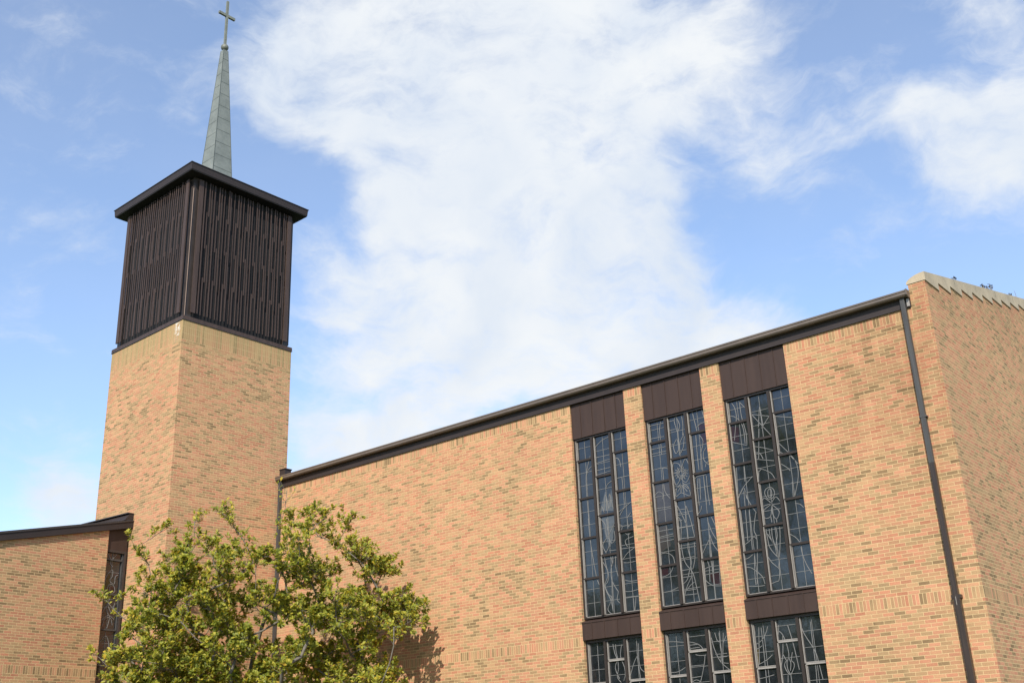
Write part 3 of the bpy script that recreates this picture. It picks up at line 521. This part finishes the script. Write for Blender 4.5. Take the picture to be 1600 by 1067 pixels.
# louver screens: a slat pattern of long fins, every third one broken into lapped lengths
rng = random.Random(4)
def screen(seed):
    s_ = MB(); rng = random.Random(seed); L = M['louver']
    zb, zt = 12.58, 17.02
    n = 27; half = 1.56
    for s2 in (-1, 1):
        s_.box((s2 * 1.68 - .075, -.01, zb), (s2 * 1.68 + .075, .03, zt), L)
    for k in range(n):
        u = -1.53 + 3.06 * k / (n - 1)
        if k % 3 == 1:
            cuts = [zb - .02 + rng.uniform(-.01, .01), 13.72, 14.82, 15.92, zt]
            for q in range(4):
                o = (.030 if q % 2 else -.030)
                z0 = cuts[q] - (.07 if q else 0); z1 = cuts[q + 1] + (.07 if q < 3 else 0)
                s_.box((u + o - .017, -.022 + rng.uniform(-.004, .004), z0), (u + o + .017, -.008, z1), L)
        else:
            d = rng.uniform(-.012, .012); wv = rng.choice((.012, .015, .020))
            s_.box((u - wv + d, rng.uniform(-.008, .002), zb + rng.uniform(-.03, .03)), (u + wv + d, .012, zt), L)
    return s_
for k in range(4):
    o = screen(10 + k).build('louver_screen', tower)
    a = k * math.pi / 2; o.rotation_euler = (0, 0, a)
    o.location = (cx + math.sin(a) * 1.985, cy - math.cos(a) * 1.985, 0)
# cap roof
b_ = MB(); sq(b_, 2.205, 17.10, 17.13, M['louver_dark'])
sq(b_, 2.215, 17.13, 17.34, M['fascia'], 2.232); sq(b_, 2.252, 17.34, 17.362, M['bronze_dark']); sq(b_, 2.245, 17.362, 17.78, M['roof'], .42)
cap = b_.build('cap_roof', tower, bevel=.004)
# spire
sx0, sy0 = cx, cy + .058
s_ = MB(); ZA, ZB = 17.5, 23.7
hw = lambda z: .3716 + (.0905 - .3716) * (z - 18.6) / 5.1
def ring(z, g=0.):
    h = hw(z) + g; return [(sx0 - h, sy0 - h, z), (sx0 + h, sy0 - h, z), (sx0 + h, sy0 + h, z), (sx0 - h, sy0 + h, z)]
s_.hexa(ring(ZA) + ring(ZB), M['copper'])
spire = s_.build('spire', tower)
s_ = MB(); z = 18.15; k = 0
while z < 23.5:
    for f_ in range(4):
        z2 = z + (.14 if f_ % 2 else 0.)
        A, Bq = ring(z2, .003), ring(z2 + .014, .003); n_ = (f_ + 1) % 4
        s_.face([A[f_], A[n_], Bq[n_], Bq[f_]], M['copper_seam'])
    z += .50
for f_ in range(4):
    P0, P1 = ring(ZA, .0)[f_], ring(ZB, .0)[f_]; s_.tube([P0, P1], [.013, .009], M['copper_seam'], 4)
s_.build('seam', spire)
ball = MB()
for a in range(8):
    pass
pts, rd = [], []
for q in range(11):
    t = math.pi * q / 10; pts.append((sx0, sy0, 23.86 - math.cos(t) * .135)); rd.append(max(.004, math.sin(t) * .135))
ball.tube(pts, rd, M['copper_dull'], 16); ball.build('ball', spire, smooth=True)
cr_ = MB(); cr_.box((sx0 - .036, sy0 - .040, 23.96), (sx0 + .036, sy0 + .040, 25.84), M['copper_dull'])
cr_.box((sx0 - .040, sy0 - .33, 25.17), (sx0 + .040, sy0 - .0405, 25.265), M['copper_dull']); cr_.box((sx0 - .040, sy0 + .0405, 25.17), (sx0 + .040, sy0 + .33, 25.265), M['copper_dull'])
cr_.build('cross', spire, bevel=.008)

# ------------------------------------------------------------------ low wing at the left
wing = tag(empty('low_wing', (-21.61, -4.35, 0), R_(5)), 'low tan brick wing with dark sloping fascia in front of the tower', 'building')
w = MB(); SL = .232
zt_ = lambda y: 6.32 + SL * y
LW = 12.0
w.box((-6, -LW, GZ), (0, 0, 2.40), M['brick_w']); w.box((-6, -LW, 2.40), (0, 0, 2.40 + 3 * COURSE), M['brick_ws'], True)
w.prism([(-LW, 2.603), (0, 2.603), (0, zt_(0)), (-LW, zt_(-LW))], 0, -6, M['brick_w'], 'x')
w.build('brick_wall', wing, zoff=2.40)
f = MB(); f.prism([(-LW, zt_(-LW) - .01), (.70, zt_(.70) - .01), (.70, zt_(.70) + .17), (-LW, zt_(-LW) + .17)], .085, .0, M['fascia'], 'x')
f.prism([(-LW, zt_(-LW) + .17), (.70, zt_(.70) + .17), (.70, zt_(.70) + .195), (-LW, zt_(-LW) + .195)], .105, -.1, M['bronze_dark'], 'x')
f.build('fascia', wing)
f = MB(); f.prism([(-LW, zt_(-LW) - .005), (.68, zt_(.68) - .005), (.68, zt_(.68) + .165), (-LW, zt_(-LW) + .165)], -.002, -6.2, M['roof'], 'x')
f.prism([(-LW, zt_(-LW) + .196), (.70, zt_(.70) + .196), (.70, zt_(.70) + .23), (-LW, zt_(-LW) + .23)], .06, -6.2, M['roof'], 'x'); f.build('roof', wing)
f = MB()
f.hexa([(-2.1, .42, 6.66), (.06, .42, 6.66), (.06, .70, 6.70), (-2.1, .70, 6.70), (-2.1, .56, 6.84), (.06, .56, 6.84), (.06, .70, 6.86), (-2.1, .70, 6.86)], M['fascia'])
f.box((-2.1, .50, 6.86), (.07, .70, 6.885), M['bronze_dark']); f.build('flashing', wing)
f = MB(); f.box((-.30, 0.005, 5.80), (-.06, .66, 6.45), M['bronze']); f.build('head_panel', wing)
f = MB(); mu = M['bronze_dark']
f.box((-.25, .004, GZ), (-.05, .03, 5.80), mu); f.box((-.25, .60, GZ), (-.05, .66, 5.80), mu); f.box((-.25, .03, 5.74), (-.06, .60, 5.80), mu)
nw = f.build('window', wing); nw['label'] = 'narrow leaded window between the brick wing and the tower'
f = MB(); f.face([(-.14, .03, GZ), (-.14, .60, GZ), (-.14, .60, 5.74), (-.14, .03, 5.74)], M['glass']); f.build('pane', nw)
f = MB(); f.box((-.139, .56, GZ), (-.095, .59, 5.74), M['pipe_grey'])
for z in (5.54, 4.60, 3.66, 2.72, 1.78, .84): f.box((-.139, .03, z - .02), (-.08, .54, z + .02), M['pipe_grey'])
f.build('sash_trim', nw)
f = MB()
NL = [[(.40, 5.70), (.30, 5.60), (.22, 5.45), (.30, 5.36)], [(.12, 5.70), (.2, 5.58), (.22, 5.5)], [(.10, 4.62), (.12, 5.05), (.30, 5.28), (.32, 5.10), (.24, 4.98), (.40, 4.9), (.42, 5.1), (.50, 5.16)], [(.18, 4.7), (.24, 4.86), (.38, 4.86), (.44, 4.7), (.30, 4.62)],
      [(.1, 4.1), (.25, 4.3), (.4, 4.12), (.48, 4.4)], [(.15, 3.75), (.2, 3.95), (.38, 3.98), (.46, 3.8)], [(.3, 4.5), (.22, 4.2), (.35, 4.0), (.3, 3.7)], [(.1, 3.9), (.3, 4.05), (.5, 3.95)], [(.1, 3.3), (.3, 3.5), (.42, 3.2), (.3, 2.9), (.12, 3.0)]]
for L in NL:
    q = MB(); q.ribbon(smooth_line(L), .016, 0, 0.008, M['lead'])
    for fc in q.f: f.face([(-.128 - q.v[k_][1], q.v[k_][0], q.v[k_][2]) for k_ in fc], M['lead'])
for z in (5.2, 4.25, 3.3, 3.0, 2.4): f.box((-.139, .03, z), (-.13, .53, z + .011), M['lead'])
f.box((-.139, .27, GZ), (-.13, .281, 5.74), M['lead']); f.build('leading', nw)
f = MB(); f.face([(-.137, y, z) for y, z in ((.12, 4.72), (.28, 4.9), (.28, 5.2), (.13, 5.0))], M['amber']); f.build('coloured_glass', nw)
f = MB(); f.face([(-.137, y, z) for y, z in ((.2, 4.64), (.44, 4.64), (.42, 4.82), (.24, 4.82))], M['red']); f.build('coloured_glass', nw)

# ------------------------------------------------------------------ small weeds on the coping
for k, (y, n, h, lb) in enumerate(((2.05, 4, .10, 'tiny dark weed on the stone coping, nearest the corner'), (4.25, 8, .13, 'broad dark weed tuft growing midway along the stone coping'), (4.75, 8, .16, 'bushy dark weed tuft on the coping beside the broad tuft'), (6.6, 6, .08, 'low dark weed on the coping next to a tall stalk'), (7.15, 1, .42, 'single tall thin weed stalk rising from the stone coping'))):
    rg = random.Random(k); q = MB()
    for i in range(n):
        bx, by = -.05 + rg.uniform(-.04, .04), y + rg.uniform(-.12, .12) * (n > 1)
        tp = (bx + rg.uniform(-.05, .05), by + rg.uniform(-.06, .06), top(y) + h * rg.uniform(.5, 1) + .02)
        q.tube([(bx, by, top(by) - .01), ((bx + tp[0]) / 2 + .01, (by + tp[1]) / 2, (top(y) + tp[2]) / 2), tp], [.007, .006, .003], M['bark'], 4)
        for j_ in range(4 if n > 1 else 0):
            t = rg.uniform(.4, 1); c0 = Vector((bx, by, top(by))).lerp(Vector(tp), t); d = Vector((rg.uniform(-1, 1), rg.uniform(-1, 1), rg.uniform(.1, .8))).normalized() * .05; s2 = Vector((-d.y, d.x, 0)).normalized() * .014
            q.face([c0, c0 + d * .5 + s2, c0 + d, c0 + d * .5 - s2], M['weed'])
    tag(q.build('weed', loc=(0, 0, 0)), lb, 'weed', 'weeds on the coping')

# ------------------------------------------------------------------ trees
def leaf(mb, p, d, n, L, W, m):
    d = d.normalized(); s = d.cross(n)
    if s.length < 1e-3: s = d.orthogonal()
    s.normalize(); nn = s.cross(d)
    i = len(mb.v); cv = -nn * L * .12
    P = [p, p + d * L * .35 + s * W * .42 + nn * W * .12, p + d * L * .68 + s * W * .5 + nn * W * .14 + cv * .4, p + d * L + cv, p + d * L * .68 - s * W * .5 + nn * W * .14 + cv * .4, p + d * L * .35 - s * W * .42 + nn * W * .12, p + d * L * .5 + cv * .15]
    mb.v += [tuple(q) for q in P]; mi = mb.mi(m)
    for f in ((0, 1, 6), (1, 2, 6), (2, 3, 6), (3, 4, 6), (4, 5, 6), (5, 0, 6)):
        mb.f.append(tuple(i + k for k in f)); mb.m.append(mi); mb.sw.append(False)
def grow_tree(name, base, stems, targets, rg, leafmat, nleaf, leaf_len, label, cat, group=None, twigs=7, spread=.42, flat=.8, trunk_r=.11):
    root = tag(empty(name, base), label, cat, group)
    base = Vector(base)
    nodes = [Vector((0, 0, 0))]; par = [-1]
    for s in stems:
        prev = 0; p0 = nodes[0]
        for k in range(1, 6):
            t = k / 5; p = p0.lerp(Vector(s), t) + Vector((rg.uniform(-.06, .06), rg.uniform(-.06, .06), 0)) * 1.0; p.z = s[2] * (t ** .85)
            nodes.append(p); par.append(prev); prev = len(nodes) - 1
    tips = []
    order = sorted(targets, key=lambda q: (Vector(q[0]) - base).length)
    for (tp, lf) in order:
        tp = Vector(tp) - base; best, bd = 0, 1e9
        for i, n in enumerate(nodes):
            if n.z > tp.z + .1: continue
            d = (tp - n); c = d.length + .6 * max(0., .35 * math.hypot(d.x, d.y) - d.z) + .02 * n.length
            if c < bd: bd, best = c, i
        a = nodes[best]; d = tp - a; K = max(2, int(d.length / .35)); prev = best
        bend = Vector((rg.uniform(-1, 1), rg.uniform(-1, 1), rg.uniform(-.8, .3))) * d.length * .10
        for k in range(1, K + 1):
            t = k / K; p = a + d * t + bend * math.sin(math.pi * t) + Vector((rg.uniform(-1, 1), rg.uniform(-1, 1), rg.uniform(-1, 1))) * (.03 if k < K else 0)
            nodes.append(p); par.append(prev); prev = len(nodes) - 1
        tips.append((prev, lf))
    cnt = [0.] * len(nodes)
    for t, lf in tips:
        i = t
        while i >= 0: cnt[i] += 1; i = par[i]
    rad = [min(trunk_r, .0075 * max(1, c) ** .55) for c in cnt]
    wood = MB(); fol = MB()
    ch = [[] for _ in nodes]
    for i, q in enumerate(par):
        if q >= 0: ch[q].append(i)
    def chain(i, q):
        pts, rd = [nodes[q], nodes[i]], [min(rad[q], rad[i] * 1.25), rad[i]]
        while ch[i]:
            nx = max(ch[i], key=lambda c_: cnt[c_])
            for c_ in ch[i]:
                if c_ != nx: chain(c_, i)
            pts.append(nodes[nx]); rd.append(rad[nx]); i = nx
        wood.tube(pts, rd, M['bark'], 6)
    for i in ch[0]: chain(i, 0)
    for (t, lf) in tips:
        p0 = nodes[t]; dirn = (p0 - nodes[par[t]]).normalized()
        nt_ = twigs
        for k in range(nt_):
            st_ = p0.lerp(nodes[par[t]], rg.uniform(0, 1.0)) if k else p0
            d = (dirn * .5 + Vector((rg.gauss(0, .8), rg.gauss(0, .8), rg.gauss(.25, .6) * flat))).normalized()
            L = spread * rg.uniform(.55, 1.35); mid_ = st_ + d * L * .5 + Vector((0, 0, -.03)); e = st_ + d * L + Vector((0, 0, rg.uniform(0, .12)))
            wood.tube([st_, mid_, e], [.0055, .0045, .003], M['bark'], 4)
            td = (e - mid_).normalized()
            for j in range(int(nleaf * lf * rg.uniform(.6, 1.3))):
                tt = 1 - rg.random() ** 1.6 * .85; pp = st_.lerp(e, tt) if rg.random() < .5 else mid_.lerp(e, tt)
                a = rg.uniform(0, 2 * math.pi); ox = td.orthogonal().normalized(); oy = td.cross(ox)
                ld_ = td * rg.uniform(.25, .9) + (ox * math.cos(a) + oy * math.sin(a)) * rg.uniform(.5, 1.0) + Vector((0, 0, rg.uniform(-.35, .3)))
                nn = (Vector((.38, -.66, 1)) * rg.uniform(.7, 1.3) + Vector((rg.uniform(-.6, .6), rg.uniform(-.6, .6), 0))).normalized()
                ll = leaf_len * rg.uniform(.6, 1.2); leaf(fol, pp, ld_, nn, ll, ll * rg.uniform(.40, .54), leafmat)
    wood.build('trunk', root, smooth=True); fol.build('crown', root)
    return root
rg = random.Random(11)
TG = [(-19.85, -5.49, 2.8, 1), (-19.84, -5.48, 4.21, .8), (-19.38, -5.17, 3.71, 1), (-19.24, -5.07, 5.47, .9), (-18.83, -4.79, 4.63, 1), (-18.92, -4.86, 3.06, 1), (-19.34, -5.14, 2.32, 1), (-18.7, -4.71, 5.84, .8), (-17.94, -4.19, 6.04, .55), (-18.11, -4.3, 5.23, 1), (-17.72, -4.04, 4.55, 1), (-18.21, -4.37, 3.64, 1), (-17.49, -3.88, 5.35, .9), (-17.32, -3.77, 6.24, .5), (-16.88, -3.46, 5.63, .5), (-17.1, -3.6, 6.0, .5), (-17.03, -3.57, 4.51, 1), (-17.26, -3.72, 3.58, 1), (-17.76, -4.06, 2.84, 1), (-18.4, -4.5, 2.42, 1), (-19.06, -4.95, 2.15, 1), (-16.57, -3.26, 4.96, .4), (-16.33, -3.09, 3.99, 1), (-16.69, -3.34, 2.93, 1), (-15.99, -2.86, 5.9, .35), (-15.88, -2.78, 6.7, .12), (-15.63, -2.61, 5.22, .8), (-15.37, -2.44, 6.02, .9), (-15.16, -2.29, 5.51, .9), (-14.74, -2.01, 5.32, .8), (-14.41, -1.78, 5.86, .8), (-14.87, -2.09, 4.52, 1), (-15.4, -2.45, 4.4, 1), (-15.78, -2.71, 3.64, 1), (-14.33, -1.72, 4.97, .7), (-13.93, -1.45, 4.62, .9), (-13.73, -1.31, 4.45, .9), (-14.32, -1.72, 3.86, 1), (-14.71, -1.98, 3.27, 1), (-13.79, -1.35, 3.67, .9), (-13.4, -1.08, 3.57, .8), (-13.15, -.95, 3.47, .7), (-13.27, -1.0, 3.25, .7), (-14.05, -1.53, 3.0, .8), (-15.1, -2.24, 2.68, .9), (-15.48, -2.51, 2.25, 1), (-14.56, -1.88, 2.05, .6), (-16.13, -2.95, 2.14, 1), (-17.06, -3.58, 2.19, 1), (-13.79, -1.35, 2.01, .8), (-13.53, -1.17, 1.82, .8)]
tg = []
for (x, y, z, lf) in TG:
    x, y = -16.4 + (x + 16.4) * .96, -3.15 + (y + 3.15) * .96
    tg.append(((x, y, z - .1), lf))
    if lf >= .7:
        for q in range(0 if x < -18.5 else 1 if z > 5 else (4 if z < 3.7 else 3)):
            k = rg.uniform(.2, .9) if x < -18.6 else rg.uniform(.5, 2.2) if q == 0 else rg.uniform(-.9, 1.4)
            # keep clear of the tower corner and the wall
            px, py, pz = x + .564 * k + rg.uniform(-.3, .3), y - .826 * k + rg.uniform(-.3, .3), z + rg.uniform(-.45, .1) - .05 * abs(k)
            if py > -.75: py = -.75 - rg.random() * .3
            tg.append(((px, py, pz), lf))
for q in range(115):                       # fill of the crown
    t = rg.random(); k = rg.uniform(.1, 2.2) * (1 - .6 * abs(t - .5)); zt0 = 3.4 + 1.5 * (1 - (2 * t - 1) ** 2)
    x, y, z = -13.9 - 5.1 * t + .564 * k, -1.4 - 3.6 * t - .826 * k, 1.6 + (zt0 - 1.6) * rg.random() ** 1.25
    tg.append(((x, min(y, -.8), z), 1))
for q in range(26):                       # lower crown, below the picture
    a = rg.uniform(0, 6.28); r_ = rg.uniform(.8, 2.9); tg.append(((-16.4 + .826 * r_ * math.cos(a) * 1.2 + .4 * math.sin(a), -3.9 + .564 * r_ * math.cos(a) - .9 * abs(math.sin(a)), rg.uniform(.4, 1.7)), 1))
grow_tree('magnolia_tree', (-16.6, -3.9, GZ), [(-.9, -.5, 3.3), (.5, .1, 3.9), (1.3, .9, 3.2), (-.2, -.6, 3.6), (-1.8, -.9, 2.9), (.75, .55, 5.4)], tg, rg, M['leaf'], 34.0, .112, 'leafy yellow green tree in front of the corner between tower and hall', 'tree', twigs=8, spread=.38)

# trees across the lawn behind the camera, seen mirrored in the window glass
def far_tree(base, h, rx, seed, label):
    rg = random.Random(seed); tg = []
    for q in range(95):
        a = rg.uniform(0, 6.28); v = rg.random(); r_ = rx * math.sqrt(rg.uniform(.15, 1)) * math.sin(math.pi * (.18 + .74 * v)); z = h * (.25 + .75 * v)
        tg.append(((base[0] + r_ * math.cos(a), base[1] + r_ * math.sin(a), base[2] + z), 1))
    grow_tree('broadleaf_tree', base, [(0, 0, h * .7), (rx * .25, .3, h * .5), (-rx * .25, -.3, h * .5)], tg, rg, M['leaf_dark'], 7, .5, label, 'tree', 'trees mirrored in the hall windows', twigs=7, spread=1.5, trunk_r=.3)
far_tree((-21.5, -37, GZ), 20.0, 5.5, 1, 'tall broadleaf tree mirrored in the star and flower window')
far_tree((-29.5, -36, GZ), 14.5, 4.5, 2, 'shorter broadleaf tree mirrored in the butterfly window')
far_tree((-37, -37, GZ), 11.5, 5.0, 3, 'lowest broadleaf tree mirrored in the flame and vine window')
for k, (x, y, h, lb) in enumerate(((-15, -31, 7.5, 'low bushy tree mirrored below the tulip window'), (-22.5, -30.5, 6.8, 'low bushy tree mirrored in the middle lower window'), (-30, -31.5, 7.2, 'low bushy tree mirrored in the left lower window'), (-38, -31, 6.5, 'low bushy tree at the far left end of the mirrored row'))):
    far_tree((x, y, GZ), h, 4.6, 20 + k, lb)
